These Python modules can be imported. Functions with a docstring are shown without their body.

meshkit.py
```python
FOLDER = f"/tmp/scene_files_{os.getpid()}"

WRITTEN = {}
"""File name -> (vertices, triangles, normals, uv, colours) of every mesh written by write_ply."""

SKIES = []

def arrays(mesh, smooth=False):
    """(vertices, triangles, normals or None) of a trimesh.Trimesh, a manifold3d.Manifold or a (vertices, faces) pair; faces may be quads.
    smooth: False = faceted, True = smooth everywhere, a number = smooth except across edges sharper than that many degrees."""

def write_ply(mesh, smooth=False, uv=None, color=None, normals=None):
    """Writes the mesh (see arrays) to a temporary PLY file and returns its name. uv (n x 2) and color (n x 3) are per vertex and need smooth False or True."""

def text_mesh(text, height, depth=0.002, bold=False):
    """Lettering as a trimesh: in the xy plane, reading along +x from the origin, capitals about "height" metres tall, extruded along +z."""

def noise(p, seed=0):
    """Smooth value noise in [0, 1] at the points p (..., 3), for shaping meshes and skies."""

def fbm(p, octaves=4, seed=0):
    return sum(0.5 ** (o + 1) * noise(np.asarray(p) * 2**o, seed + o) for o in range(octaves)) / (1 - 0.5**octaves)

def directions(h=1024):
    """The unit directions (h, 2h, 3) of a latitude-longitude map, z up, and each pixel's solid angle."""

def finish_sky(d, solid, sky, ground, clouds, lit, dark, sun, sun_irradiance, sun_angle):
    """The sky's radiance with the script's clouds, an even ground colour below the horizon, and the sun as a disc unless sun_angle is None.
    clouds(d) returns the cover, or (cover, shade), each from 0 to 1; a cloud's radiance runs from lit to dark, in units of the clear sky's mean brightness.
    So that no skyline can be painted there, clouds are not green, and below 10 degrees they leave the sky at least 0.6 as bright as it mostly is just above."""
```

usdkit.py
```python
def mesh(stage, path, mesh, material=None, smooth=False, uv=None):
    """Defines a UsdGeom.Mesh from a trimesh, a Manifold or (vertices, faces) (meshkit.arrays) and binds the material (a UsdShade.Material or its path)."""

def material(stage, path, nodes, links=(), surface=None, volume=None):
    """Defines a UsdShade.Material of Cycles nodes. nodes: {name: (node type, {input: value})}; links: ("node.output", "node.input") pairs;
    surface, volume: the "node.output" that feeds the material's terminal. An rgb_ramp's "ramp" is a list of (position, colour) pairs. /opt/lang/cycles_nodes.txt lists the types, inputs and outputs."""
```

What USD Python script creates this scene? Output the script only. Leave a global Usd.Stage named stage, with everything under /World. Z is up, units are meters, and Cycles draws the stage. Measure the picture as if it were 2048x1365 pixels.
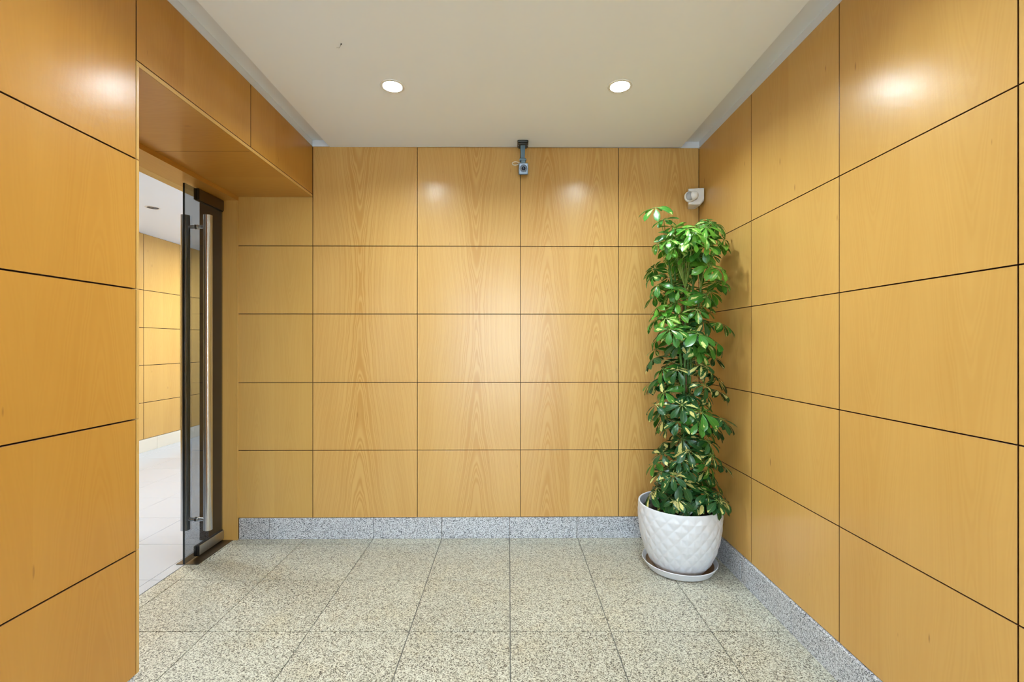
import math, random
import numpy as np
import trimesh, usdkit, meshkit
from shapely.geometry import Polygon, Point, box as sbox
from pxr import Usd, UsdGeom, UsdLux, UsdShade, Gf, Sdf

stage = Usd.Stage.CreateInMemory()
UsdGeom.SetStageUpAxis(stage, 'Z')
UsdGeom.SetStageMetersPerUnit(stage, 1.0)
world = UsdGeom.Xform.Define(stage, '/World')
UsdGeom.Scope.Define(stage, '/World/Looks')
rng = random.Random(7)

# ------------------------------------------------------------------ camera, sky, exposure
F_PX, PX, PY, CAM_Z = 925.0, 1018.0, 689.0, 1.141
cam = UsdGeom.Camera.Define(stage, '/World/Camera')
cam.CreateHorizontalApertureAttr(36.0)
cam.CreateVerticalApertureAttr(24.0)
cam.CreateFocalLengthAttr(36.0 * F_PX / 2048)
cam.CreateHorizontalApertureOffsetAttr((1024 - PX) / 2048 * 36)
cam.CreateVerticalApertureOffsetAttr((PY - 682.5) / 2048 * 36)
cam.CreateClippingRangeAttr(Gf.Vec2f(0.05, 200))
cam.AddTransformOp().Set(Gf.Matrix4d(1, 0, 0, 0, 0, 0, 1, 0, 0, -1, 0, 0, 0, 0, CAM_Z, 1))
EXPOSURE = 0.12
cam.CreateExposureAttr(EXPOSURE)

def material(name, nodes, links=(), surface=None):
    return usdkit.material(stage, '/World/Looks/' + name, nodes, links, surface)

dome = UsdLux.DomeLight.Define(stage, '/World/Sky')          # daylight outside the two glazed entrances
dome.CreateIntensityAttr(1.0)
dome.CreateColorAttr(Gf.Vec3f(0.72, 0.86, 1.0))
dome.CreateExposureAttr(2.1)

LAMP = 1060.0            # radiance of the downlight lenses
ADDED_LOBBY_LAMP = 340.0      # radiance of the square lamps added unseen in the lobby ceiling

# ------------------------------------------------------------------ materials
def principled(name, color, rough=0.5, metal=0.0, **kw):
    return material(name, {'p': ('principled_bsdf', {'base_color': color, 'roughness': rough, 'metallic': metal, **kw})}, [], 'p.BSDF')

def wood(name, light, dark, contrast, rough=0.27, knots=1.0, fine=0.16, v0=None, cx=None, width=0.30, K=80.0, k=10.5, tone=0.22):
    """Veneer. st.x counts veneer leaves (one or two to a panel), st.y runs along the grain in metres; v0: height of the waist between the cathedral arches."""
    N = {
        'uv': ('uvmap', {'attribute': 'st'}), 's': ('separate_xyz', {}),
        'leaf': ('math', {'math_type': 'floor'}), 'fr': ('math', {'math_type': 'fraction'}),
        'rnd': ('white_noise_texture', {'dimensions': '1D'}), 'rs': ('separate_color', {}),
        'u': ('math', {'math_type': 'multiply_add', 'value2': width, 'value3': -width / 2}),
        'cx': ('math', {'math_type': 'multiply_add', 'value2': 0.10 if cx is None else 0.0, 'value3': -0.05 if cx is None else cx * width}),
        'u2': ('math', {'math_type': 'subtract'}),
        'v0': ('math', {'math_type': 'multiply_add', 'value2': 2.2 if v0 is None else 0.0, 'value3': 0.2 if v0 is None else v0}),
        'w': ('math', {'math_type': 'subtract'}),
        'cv': ('combine_xyz', {}), 'nm': ('mapping', {'mapping_type': 'point', 'scale': (9, 2.6, 1)}),
        'n1': ('noise_texture', {'scale': 1.0, 'detail': 3.0, 'roughness': 0.5}),
        'uu': ('math', {'math_type': 'multiply'}), 'uc': ('math', {'math_type': 'add', 'value2': 0.0003}),
        'us': ('math', {'math_type': 'sqrt'}), 'uk': ('math', {'math_type': 'multiply', 'value2': K}),
        'ww': ('math', {'math_type': 'multiply'}), 'wa': ('math', {'math_type': 'add', 'value2': 0.08}), 'wr': ('math', {'math_type': 'sqrt'}),
        'wk': ('math', {'math_type': 'multiply', 'value2': k}),
        'f0': ('math', {'math_type': 'subtract'}), 'f1': ('math', {'math_type': 'multiply_add', 'value2': 3.6}),
        'g1': ('math', {'math_type': 'multiply', 'value2': 1.9}), 'g2': ('math', {'math_type': 'sine'}), 'g3': ('math', {'math_type': 'multiply_add', 'value2': 0.42}),
        'f2': ('math', {'math_type': 'multiply', 'value2': 6.2832}), 'sn': ('math', {'math_type': 'sine'}),
        'ring': ('map_range', {'range_type': 'smoothstep', 'from_min': -1.0, 'from_max': 1.0, 'to_min': 0.0, 'to_max': 1.0}),
        'fm': ('mapping', {'mapping_type': 'point', 'scale': (170, 5.0, 1)}),
        'n2': ('noise_texture', {'scale': 1.0, 'detail': 3.0, 'roughness': 0.6}),
        'bm': ('mapping', {'mapping_type': 'point', 'scale': (7, 1.1, 1)}),
        'n3': ('noise_texture', {'scale': 1.0, 'detail': 2.0}),
        'sf': ('map_range', {'range_type': 'smoothstep', 'from_min': 0.03, 'from_max': 0.17, 'to_min': contrast, 'to_max': contrast * 0.35, 'clamp': True}),   # figure fades towards the rift sides
        't1': ('math', {'math_type': 'multiply'}),
        't2': ('math', {'math_type': 'multiply_add', 'value2': fine}),
        't3': ('math', {'math_type': 'multiply_add', 'value2': 0.40}),
        't4': ('math', {'math_type': 'multiply_add', 'value2': tone}),
        'mx': ('mix_color', {'a': light, 'b': dark}),
        'ko': ('math', {'math_type': 'multiply_add', 'value2': 17.31}), 'kv': ('combine_xyz', {}),
        'km': ('mapping', {'mapping_type': 'point', 'scale': (7.0, 1.6, 1)}),
        'vk': ('voronoi_texture', {'dimensions': '2D', 'scale': 1.0, 'randomness': 1.0}),
        'ks': ('separate_color', {}), 'kr': ('map_range', {'from_min': 0.55, 'from_max': 1.0, 'to_min': 0.0, 'to_max': 0.030, 'clamp': True}),
        'kd': ('math', {'math_type': 'subtract'}), 'kf': ('map_range', {'from_min': -0.004, 'from_max': 0.014, 'to_min': 0.0, 'to_max': 0.6 * knots, 'clamp': True}),
        'mk': ('mix_color', {'b': (0.20, 0.075, 0.018)}),
        'g': ('geometry', {}), 'n4': ('noise_texture', {'scale': 55.0, 'detail': 2.0}),
        'b': ('bump', {'strength': 0.12, 'distance': 0.002}),
        'sd': ('math', {'math_type': 'less_than', 'value2': -50.0}), 'me': ('mix_color', {'b': (0.150, 0.068, 0.022)}),   # stained edges of the boards
        'p': ('principled_bsdf', {'roughness': rough, 'ior': 1.5}),
    }
    L = [('uv.UV', 's.vector'), ('s.x', 'leaf.value1'), ('s.x', 'fr.value1'), ('leaf.value', 'rnd.w'), ('rnd.color', 'rs.color'),
         ('fr.value', 'u.value1'), ('rs.g', 'cx.value1'), ('u.value', 'u2.value1'), ('cx.value', 'u2.value2'),
         ('rs.r', 'v0.value1'), ('s.y', 'w.value1'), ('v0.value', 'w.value2'),
         ('u2.value', 'cv.x'), ('s.y', 'cv.y'), ('leaf.value', 'cv.z'),
         ('cv.vector', 'nm.vector'), ('nm.vector', 'n1.vector'),
         ('u2.value', 'uu.value1'), ('u2.value', 'uu.value2'), ('uu.value', 'uc.value1'), ('uc.value', 'us.value1'), ('us.value', 'uk.value1'),
         ('w.value', 'ww.value1'), ('w.value', 'ww.value2'), ('ww.value', 'wa.value1'), ('wa.value', 'wr.value1'), ('wr.value', 'wk.value1'), ('uk.value', 'f0.value1'), ('wk.value', 'f0.value2'),
         ('n1.fac', 'f1.value1'), ('f0.value', 'f1.value3'), ('f1.value', 'g1.value1'), ('g1.value', 'g2.value1'), ('g2.value', 'g3.value1'), ('f1.value', 'g3.value3'),
         ('g3.value', 'f2.value1'), ('f2.value', 'sn.value1'), ('sn.value', 'ring.value'),
         ('cv.vector', 'fm.vector'), ('fm.vector', 'n2.vector'), ('cv.vector', 'bm.vector'), ('bm.vector', 'n3.vector'),
         ('us.value', 'sf.value'), ('sf.result', 't1.value2'), ('ring.result', 't1.value1'), ('n2.fac', 't2.value1'), ('t1.value', 't2.value3'), ('n3.fac', 't3.value1'), ('t2.value', 't3.value3'),
         ('rs.b', 't4.value1'), ('t3.value', 't4.value3'), ('t4.value', 'mx.fac'),
         ('leaf.value', 'ko.value1'), ('s.y', 'ko.value3'), ('u2.value', 'kv.x'), ('ko.value', 'kv.y'),
         ('kv.vector', 'km.vector'), ('km.vector', 'vk.vector'), ('vk.color', 'ks.color'), ('ks.r', 'kr.value'),
         ('kr.result', 'kd.value1'), ('vk.distance', 'kd.value2'), ('kd.value', 'kf.value'), ('kf.result', 'mk.fac'), ('mx.result', 'mk.a'),
         ('s.x', 'sd.value1'), ('sd.value', 'me.fac'), ('mk.result', 'me.a'), ('me.result', 'p.base_color'), ('g.position', 'n4.vector'), ('n4.fac', 'b.height'), ('b.normal', 'p.normal')]
    return material(name, N, L, 'p.BSDF')

B_LIGHT, B_DARK = (0.69, 0.435, 0.150), (0.49, 0.245, 0.055)
W_BACK = [wood('beech_alcove', (0.64, 0.405, 0.125), (0.47, 0.250, 0.055), 0.12, knots=0.9),
          wood('beech_figured', B_LIGHT, B_DARK, 0.42, knots=0.5, v0=1.47, cx=-0.05, width=0.61),
          wood('beech_figured_b', B_LIGHT, B_DARK, 0.40, knots=0.5, v0=1.30, cx=0.07, width=0.61),
          wood('beech_figured_c', B_LIGHT, B_DARK, 0.36, knots=0.5, v0=2.75, cx=0.05, width=0.30),
          wood('beech_figured_d', B_LIGHT, B_DARK, 0.36, knots=0.5, v0=2.75, cx=-0.10, width=0.26)]
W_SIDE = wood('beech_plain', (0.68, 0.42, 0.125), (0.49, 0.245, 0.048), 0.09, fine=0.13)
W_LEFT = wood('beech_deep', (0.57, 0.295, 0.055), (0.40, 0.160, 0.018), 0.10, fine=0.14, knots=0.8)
W_EDGE = wood('beech_edge', (0.66, 0.41, 0.13), (0.54, 0.29, 0.07), 0.06)
M_GROOVE = principled('groove_brown', (0.085, 0.038, 0.014), 0.8)

def granite(name, stops, scale, rough, warm, warm_amt, tint=0.06, joint_bump=0.05):
    N = {'g': ('geometry', {}), 'v': ('voronoi_texture', {'scale': scale, 'randomness': 1.0}), 'vs': ('separate_color', {}),
         'n': ('noise_texture', {'scale': scale * 0.62, 'detail': 3.0, 'roughness': 0.6}),
         'm': ('mix_float', {'fac': 0.52}), 'r': ('rgb_ramp', {'ramp': stops}),
         'st': ('noise_texture', {'scale': 4.5, 'detail': 4.0, 'roughness': 0.6}),
         'sr': ('map_range', {'from_min': 0.50, 'from_max': 0.80, 'to_min': 0.0, 'to_max': warm_amt, 'clamp': True}),
         'mw': ('mix_color', {'blend_type': 'multiply', 'b': warm}),
         'o': ('object_info', {}), 'ov': ('map_range', {'from_min': 0.0, 'from_max': 1.0, 'to_min': 1 - tint, 'to_max': 1 + tint}),
         'mv': ('vector_math', {'vector_math_type': 'scale', 'math_type': 'scale'}),
         'p': ('principled_bsdf', {'roughness': rough})}
    N['mv'] = ('vector_math', {'math_type': 'scale'})
    L = [('g.position', 'v.vector'), ('v.color', 'vs.color'), ('g.position', 'n.vector'), ('vs.r', 'm.a'), ('n.fac', 'm.b'),
         ('m.result', 'r.fac'), ('g.position', 'st.vector'), ('st.fac', 'sr.value'), ('sr.result', 'mw.fac'), ('r.color', 'mw.a'),
         ('o.random', 'ov.value'), ('mw.result', 'mv.vector1'), ('ov.result', 'mv.scale'), ('mv.vector', 'p.base_color')]
    return material(name, N, L, 'p.BSDF')

M_FLOOR = granite('granite_cream', [(0.29, (0.055, 0.048, 0.036)), (0.36, (0.20, 0.18, 0.135)), (0.44, (0.375, 0.362, 0.290)),
                                    (0.56, (0.55, 0.535, 0.43)), (0.74, (0.66, 0.65, 0.555))], 300, 0.36, (1.0, 0.88, 0.68), 0.45)
M_SKIRT = granite('granite_grey', [(0.29, (0.040, 0.045, 0.055)), (0.36, (0.17, 0.18, 0.21)), (0.44, (0.42, 0.435, 0.47)),
                                   (0.58, (0.62, 0.635, 0.67)), (0.76, (0.73, 0.745, 0.78))], 330, 0.38, (0.9, 0.9, 0.95), 0.2)
M_GROUT = principled('grout_grey', (0.13, 0.125, 0.11), 0.9)
M_WHITE_TILE = principled('lobby_tile', (0.44, 0.47, 0.515), 0.16)
M_LIGHT_GROUT = principled('lobby_grout', (0.42, 0.42, 0.43), 0.8)
M_CREAM = principled('cream_stone', (0.74, 0.67, 0.54), 0.3)

def plaster(name, col):
    return material(name, {'g': ('geometry', {}), 'n': ('noise_texture', {'scale': 180.0, 'detail': 2.0}), 'b': ('bump', {'strength': 0.05, 'distance': 0.001}),
                           'p': ('principled_bsdf', {'base_color': col, 'roughness': 0.75})},
                    [('g.position', 'n.vector'), ('n.fac', 'b.height'), ('b.normal', 'p.normal')], 'p.BSDF')
M_CEIL = plaster('ceiling_paint', (0.84, 0.88, 0.93))
M_RECESS_SHADE = plaster('recess_shade', (0.76, 0.77, 0.79))  # darker than the panel: the weaker light in the recess is put into the colour
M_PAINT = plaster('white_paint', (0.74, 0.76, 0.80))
M_STEEL = material('brushed_steel', {'g': ('geometry', {}), 'm': ('mapping', {'mapping_type': 'point', 'scale': (400, 400, 6)}), 'n': ('noise_texture', {'scale': 1.0, 'detail': 2.0}),
                   'r': ('map_range', {'from_min': 0.3, 'from_max': 0.7, 'to_min': 0.20, 'to_max': 0.24}), 'p': ('principled_bsdf', {'base_color': (0.62, 0.62, 0.61), 'metallic': 1.0})},
                   [('g.position', 'm.vector'), ('m.vector', 'n.vector'), ('n.fac', 'r.value'), ('r.result', 'p.roughness')], 'p.BSDF')
M_SATIN = principled('satin_steel', (0.48, 0.47, 0.44), 0.38, 1.0)
M_DARK_METAL = principled('dark_bronze_metal', (0.16, 0.13, 0.095), 0.4, 1.0)
M_RUBBER = principled('black_rubber', (0.012, 0.012, 0.013), 0.5)
M_GLASS = material('smoked_glass', {'t': ('transparent_bsdf', {'color': (0.60, 0.63, 0.66)}), 'g': ('glossy_bsdf', {'color': (1, 1, 1), 'roughness': 0.0}),
                   'f': ('fresnel', {'IOR': 1.5}), 'q': ('geometry', {}), 'i': ('math', {'math_type': 'subtract', 'value1': 1.0}), 'x': ('math', {'math_type': 'multiply'}), 'm': ('mix_closure', {})},
                  [('q.backfacing', 'i.value2'), ('i.value', 'x.value1'), ('f.fac', 'x.value2'), ('x.value', 'm.fac'), ('t.BSDF', 'm.closure1'), ('g.BSDF', 'm.closure2')], 'm.closure')
M_CLEAR = material('clear_glass', {'t': ('transparent_bsdf', {'color': (0.95, 0.97, 0.96)}), 'g': ('glossy_bsdf', {'color': (1, 1, 1), 'roughness': 0.0}),
                   'f': ('fresnel', {'IOR': 1.5}), 'q': ('geometry', {}), 'i': ('math', {'math_type': 'subtract', 'value1': 1.0}), 'x': ('math', {'math_type': 'multiply'}), 'm': ('mix_closure', {})},
                  [('q.backfacing', 'i.value2'), ('i.value', 'x.value1'), ('f.fac', 'x.value2'), ('x.value', 'm.fac'), ('t.BSDF', 'm.closure1'), ('g.BSDF', 'm.closure2')], 'm.closure')
M_GLASS_EDGE = principled('glass_edge', (0.010, 0.014, 0.014), 0.12)
M_LAMP = material('downlight_glow', {'e': ('emission', {'color': (0.775, 0.912, 1.0), 'strength': LAMP})}, [], 'e.emission')
M_ADDED_LAMP = material('added_lobby_glow', {'e': ('emission', {'color': (0.88, 0.95, 1.0), 'strength': ADDED_LOBBY_LAMP})}, [], 'e.emission')
M_RING = principled('white_ring', (0.78, 0.78, 0.77), 0.35)
M_REFLECTOR = principled('lamp_reflector', (0.45, 0.45, 0.45), 0.25, 1.0)
M_OFF_LENS = principled('unlit_lens', (0.55, 0.54, 0.52), 0.3)

# ------------------------------------------------------------------ helpers
taken = {}
def path_for(parent, name):
    base = parent + '/' + name
    n = taken.get(base, 0)
    taken[base] = n + 1
    return base if n == 0 else f'{base}_{n:03d}'

def tag(prim, label=None, cat=None, group=None, kind=None):
    for k, v in (('label', label), ('category', cat), ('group', group), ('kind', kind)):
        if v:
            prim.SetCustomDataByKey(k, v)
    return prim

def obj(name, mesh, mat, parent='/World', smooth=False, uv=None):
    """One Mesh prim; returns its path."""
    p = path_for(parent, name)
    usdkit.mesh(stage, p, mesh, mat, smooth=smooth, uv=uv)
    return p

def thing(name, label, cat, group=None, kind=None, loc=(0, 0, 0), rotz=0.0):
    p = path_for('/World', name)
    x = UsdGeom.Xform.Define(stage, p)
    if any(loc):
        x.AddTranslateOp().Set(Gf.Vec3d(*loc))
    if rotz:
        x.AddRotateZOp().Set(rotz)
    tag(x.GetPrim(), label, cat, group, kind)
    return p

def bx(x0, x1, y0, y1, z0, z1):
    m = trimesh.creation.box([x1 - x0, y1 - y0, z1 - z0])
    m.apply_translation([(x0 + x1) / 2, (y0 + y1) / 2, (z0 + z1) / 2])
    return m

def join(*ms):
    return trimesh.util.concatenate(list(ms))

def slab(o, ua, va, na, u0, u1, v0, v1, thick, ch=0.0012):
    """Panel with chamfered front edges: front face lies in the plane through o, normal na. Returns (mesh, local u, local v per vertex)."""
    o, ua, va, na = (np.asarray(a, float) for a in (o, ua, va, na))
    def ring(i, d):
        return [(u0 + i, v0 + i, d), (u1 - i, v0 + i, d), (u1 - i, v1 - i, d), (u0 + i, v1 - i, d)]
    pts = ring(0, -thick) + ring(0, -ch) + ring(ch, 0)
    v = np.array([o + a * ua + b * va + c * na for a, b, c in pts])
    f = []
    for r in (0, 4):
        for k in range(4):
            a, b = r + k, r + (k + 1) % 4
            f += [[a, b, b + 4], [a, b + 4, a + 4]]
    f += [[8, 9, 10], [8, 10, 11], [0, 2, 1], [0, 3, 2]]
    f = np.array(f)
    if np.dot(np.cross(ua, va), na) < 0:
        f = f[:, ::-1]
    return (v, f), np.array([p[0] for p in pts]), np.array([p[1] for p in pts])

col_seed = [0]
def panel(parent, mat, frame, u0, u1, v0, v1, seed, thick=0.012, gap=0.004, leaves=2, along_u=False, v_off=0.0, name='panel'):
    o, ua, va, na = frame
    g = gap / 2
    m, U, V = slab(o, ua, va, na, u0 + g, u1 - g, v0 + g, v1 - g, thick, 0.0007)
    # the front face gets vertices of its own, so that the edges can carry the edge stain (st.x = -100)
    front = (m[1] >= 8).all(1)
    V3 = np.vstack([m[0], m[0][8:12]])
    F3 = np.where(front[:, None], m[1] + 4, m[1])
    U, V = np.append(U, U[8:12]), np.append(V, V[8:12])
    if along_u:
        uv = np.stack([seed * 2 + leaves * np.clip((V - v0) / (v1 - v0), 0.002, 0.998), U + v_off], 1)
    else:
        uv = np.stack([seed * 2 + leaves * np.clip((U - u0) / (u1 - u0), 0.002, 0.998), V + v_off], 1)
    if name not in ('edge_strip',):
        uv[:12, 0] = -100.0
    m = (V3, F3)
    return obj(name, m, mat, parent, False, uv)

def lathe(profile, n=48, ang0=0.0):
    """Surface of revolution about z of (r, z) points."""
    pr = np.asarray(profile, float)
    t = np.linspace(0, 2 * np.pi, n, endpoint=False) + ang0
    v = np.stack([np.outer(np.cos(t), pr[:, 0]), np.outer(np.sin(t), pr[:, 0]), np.tile(pr[:, 1], (n, 1))], -1).reshape(-1, 3)
    k = len(pr)
    f = []
    for i in range(n):
        j = (i + 1) % n
        for a in range(k - 1):
            f += [[i * k + a, j * k + a, j * k + a + 1], [i * k + a, j * k + a + 1, i * k + a + 1]]
    return v, np.array(f)

def tube(points, radius, n=8, caps=True):
    P = np.asarray(points, float)
    R = np.full(len(P), radius) if np.ndim(radius) == 0 else np.asarray(radius, float)
    T = np.gradient(P, axis=0)
    T /= np.linalg.norm(T, axis=1, keepdims=True) + 1e-12
    ref = np.array([0, 0, 1.0]) if abs(T[0][2]) < 0.9 else np.array([1.0, 0, 0])
    v = []
    for p, t, r in zip(P, T, R):
        a = np.cross(ref, t); a /= np.linalg.norm(a) + 1e-12
        b = np.cross(t, a); ref = np.cross(t, np.cross(ref, t)) if False else ref
        ang = np.linspace(0, 2 * np.pi, n, endpoint=False)
        v.append(p + r * (np.outer(np.cos(ang), a) + np.outer(np.sin(ang), b)))
    v = np.vstack(v)
    f = []
    for i in range(len(P) - 1):
        for k in range(n):
            a, b = i * n + k, i * n + (k + 1) % n
            f += [[a, b, b + n], [a, b + n, a + n]]
    if caps:
        for base, flip in ((0, True), ((len(P) - 1) * n, False)):
            for k in range(1, n - 1):
                tri = [base, base + k, base + k + 1]
                f.append(tri[::-1] if flip else tri)
    return trimesh.Trimesh(v, np.array(f), process=False)

def rounded(dx, dy, dz, r=0.003, seg=3):
    """Rounded box centred on the origin."""
    import manifold3d as m3
    s = m3.Manifold.sphere(r, 4 * seg)
    pts = [s.translate((sx * (dx / 2 - r), sy * (dy / 2 - r), sz * (dz / 2 - r))) for sx in (-1, 1) for sy in (-1, 1) for sz in (-1, 1)]
    h = m3.Manifold.batch_hull(pts).to_mesh()
    return trimesh.Trimesh(h.vert_properties[:, :3], h.tri_verts, process=False)

def moved(m, x=0, y=0, z=0):
    m = m.copy(); m.apply_translation([x, y, z]); return m

def rot(m, deg, axis, about=(0, 0, 0)):
    m = m.copy(); m.apply_transform(trimesh.transformations.rotation_matrix(math.radians(deg), axis, about)); return m

# ------------------------------------------------------------------ dimensions (metres, camera stands at x = y = 0)
XL, XR = -1.148, 1.1204          # faces of the left and right panelling
YB = 2.717                       # back wall on the camera's axis
KB = 0.0100                      # the back wall runs very slightly out of square
YF = -1.75                       # wall behind the camera
Z_WOOD, Z_DROP, Z_TOP = 2.300, 2.296, 2.337
DOOR_Y0 = 1.437                  # opening in the left wall starts here
X_LOB = -3.86                    # panelled lobby wall
def yb(x):
    return YB + KB * x

# ------------------------------------------------------------------ floor of granite tiles
fl = thing('floor', 'speckled cream granite tile floor of the entrance hall', 'floor', kind='structure')
obj('screed', bx(-1.80, XR + 0.15, YF - 0.1, YB + 0.15, -0.08, -0.0035), M_GROUT, fl)
GX, GY = 0.0044, 2.6366
xs = [-1.677] + [GX + 0.4 * k for k in range(-4, 3)] + [XR + 0.01]
ys = [YF] + [GY - 0.4 * k for k in range(10, -1, -1)] + [YB + 0.035]
frame_floor = ((0, 0, 0), (1, 0, 0), (0, 1, 0), (0, 0, 1))
for a, b in zip(xs[:-1], xs[1:]):
    for c, d in zip(ys[:-1], ys[1:]):
        if a < XL - 0.1 and d < DOOR_Y0 - 0.05:
            continue
        m, _, _ = slab(*frame_floor, a + 0.0018, b - 0.0018, c + 0.0018, d - 0.0018, 0.010, 0.0008)
        obj('tile', m, M_FLOOR, fl)

# lobby floor: pale polished tiles on the same grid
fl2 = thing('floor', 'white polished tile floor of the lobby beyond the glass door', 'floor', kind='structure')
obj('screed', bx(X_LOB - 0.15, -1.66, -1.6, 8.1, -0.08, -0.0035), M_LIGHT_GROUT, fl2)
lx = [-1.679, -1.736] + [-1.736 - 0.396 * k for k in range(1, 6)] + [X_LOB]
lx = sorted(set(round(v, 4) for v in lx))
ly = [-1.6, -0.56, 0.24, 0.64, 1.04] + [GY - 0.4 * k for k in range(3, -1, -1)] + [GY + 0.4 * k for k in range(1, 9)] + [6.6, 7.3, 8.1]
for a, b in zip(lx[:-1], lx[1:]):
    for c, d in zip(ly[:-1], ly[1:]):
        m, _, _ = slab(*frame_floor, a + 0.0010, b - 0.0010, c + 0.0010, d - 0.0010, 0.010, 0.0006)
        obj('tile', m, M_WHITE_TILE, fl2)

# ------------------------------------------------------------------ back wall
wb = thing('wall_back', 'back wall of large figured beech veneer panels with dark shadow joints', 'wall', kind='structure')
nb = np.array([KB, -1.0, 0]); nb /= np.linalg.norm(nb)
ub = np.array([1.0, KB, 0]); ub /= np.linalg.norm(ub)
fr_back = ((0, YB, 0), ub, (0, 0, 1), nb)
def back_box(u0, u1, d0, d1, z0, z1):
    """Box behind (d > 0) or before the back wall's plane."""
    o = np.array([0, YB, 0])
    v = np.array([o + u * ub - d * nb + np.array([0, 0, z]) for z in (z0, z1) for d in (d0, d1) for u in (u0, u1)])
    m = trimesh.Trimesh(v, trimesh.convex.convex_hull(v).faces) if False else trimesh.convex.convex_hull(v)
    return m
obj('backing', back_box(-1.81, XR + 0.05, 0.0125, 0.15, 0, Z_TOP + 0.02), M_GROOVE, wb)
bcols = [-1.595, -1.1475, -0.5375, 0.0676, 0.6447, XR]
brows = [0.125, 0.520, 0.9165, 1.3185, 1.7165, Z_WOOD]
for i in range(5):
    for j in range(5):
        top = brows[j + 1]
        if i == 0 and j == 4:
            top = 2.004
        panel(wb, W_BACK[i], fr_back, bcols[i], bcols[i + 1], brows[j], top, seed=[41, 12, 17, 23, 31][i], leaves=[2, 1, 1, 2, 2][i], gap=0.0026)
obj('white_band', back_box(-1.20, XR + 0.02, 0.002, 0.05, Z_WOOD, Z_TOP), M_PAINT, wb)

# ------------------------------------------------------------------ right wall
wr = thing('wall_right', 'long right hand wall of plain beech veneer panels catching the lamp glare', 'wall', kind='structure')
fr_right = ((XR, 0, 0), (0, 1, 0), (0, 0, 1), (-1, 0, 0))
obj('backing', bx(XR + 0.0125, XR + 0.15, YF - 0.1, YB + 0.15, 0, Z_TOP + 0.02), M_GROOVE, wr)
rcols = [YF, -1.186, -0.635, -0.084, 0.467, 1.018, 1.569, 2.140, yb(XR) - 0.002]
rrows = [0.127, 0.5225, 0.9187, 1.316, 1.7115, Z_WOOD]
for i in range(len(rcols) - 1):
    for j in range(5):
        panel(wr, W_SIDE, fr_right, rcols[i], rcols[i + 1], rrows[j], rrows[j + 1], seed=50 + i, gap=0.0026)
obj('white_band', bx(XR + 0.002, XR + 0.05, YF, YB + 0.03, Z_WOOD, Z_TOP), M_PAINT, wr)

# ------------------------------------------------------------------ left wall, its end by the opening, and the lintel with its soffit
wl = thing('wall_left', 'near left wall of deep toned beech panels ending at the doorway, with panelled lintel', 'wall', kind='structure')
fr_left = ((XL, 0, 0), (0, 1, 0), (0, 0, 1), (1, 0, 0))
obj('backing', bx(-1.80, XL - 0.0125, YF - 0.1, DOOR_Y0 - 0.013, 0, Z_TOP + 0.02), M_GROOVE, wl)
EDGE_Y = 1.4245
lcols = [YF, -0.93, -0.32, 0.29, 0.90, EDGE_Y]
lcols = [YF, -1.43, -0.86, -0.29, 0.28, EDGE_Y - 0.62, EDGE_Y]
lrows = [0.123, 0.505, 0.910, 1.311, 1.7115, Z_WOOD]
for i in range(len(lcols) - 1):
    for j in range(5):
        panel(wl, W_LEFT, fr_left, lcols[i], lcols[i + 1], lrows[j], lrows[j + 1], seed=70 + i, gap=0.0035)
for j in range(5):                                   # edge of the board that lines the end of the wall
    panel(wl, W_EDGE, fr_left, EDGE_Y, DOOR_Y0, lrows[j], min(lrows[j + 1], 2.004), seed=82, gap=0.0024, thick=0.012, leaves=0.2, name='edge_strip')
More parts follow.
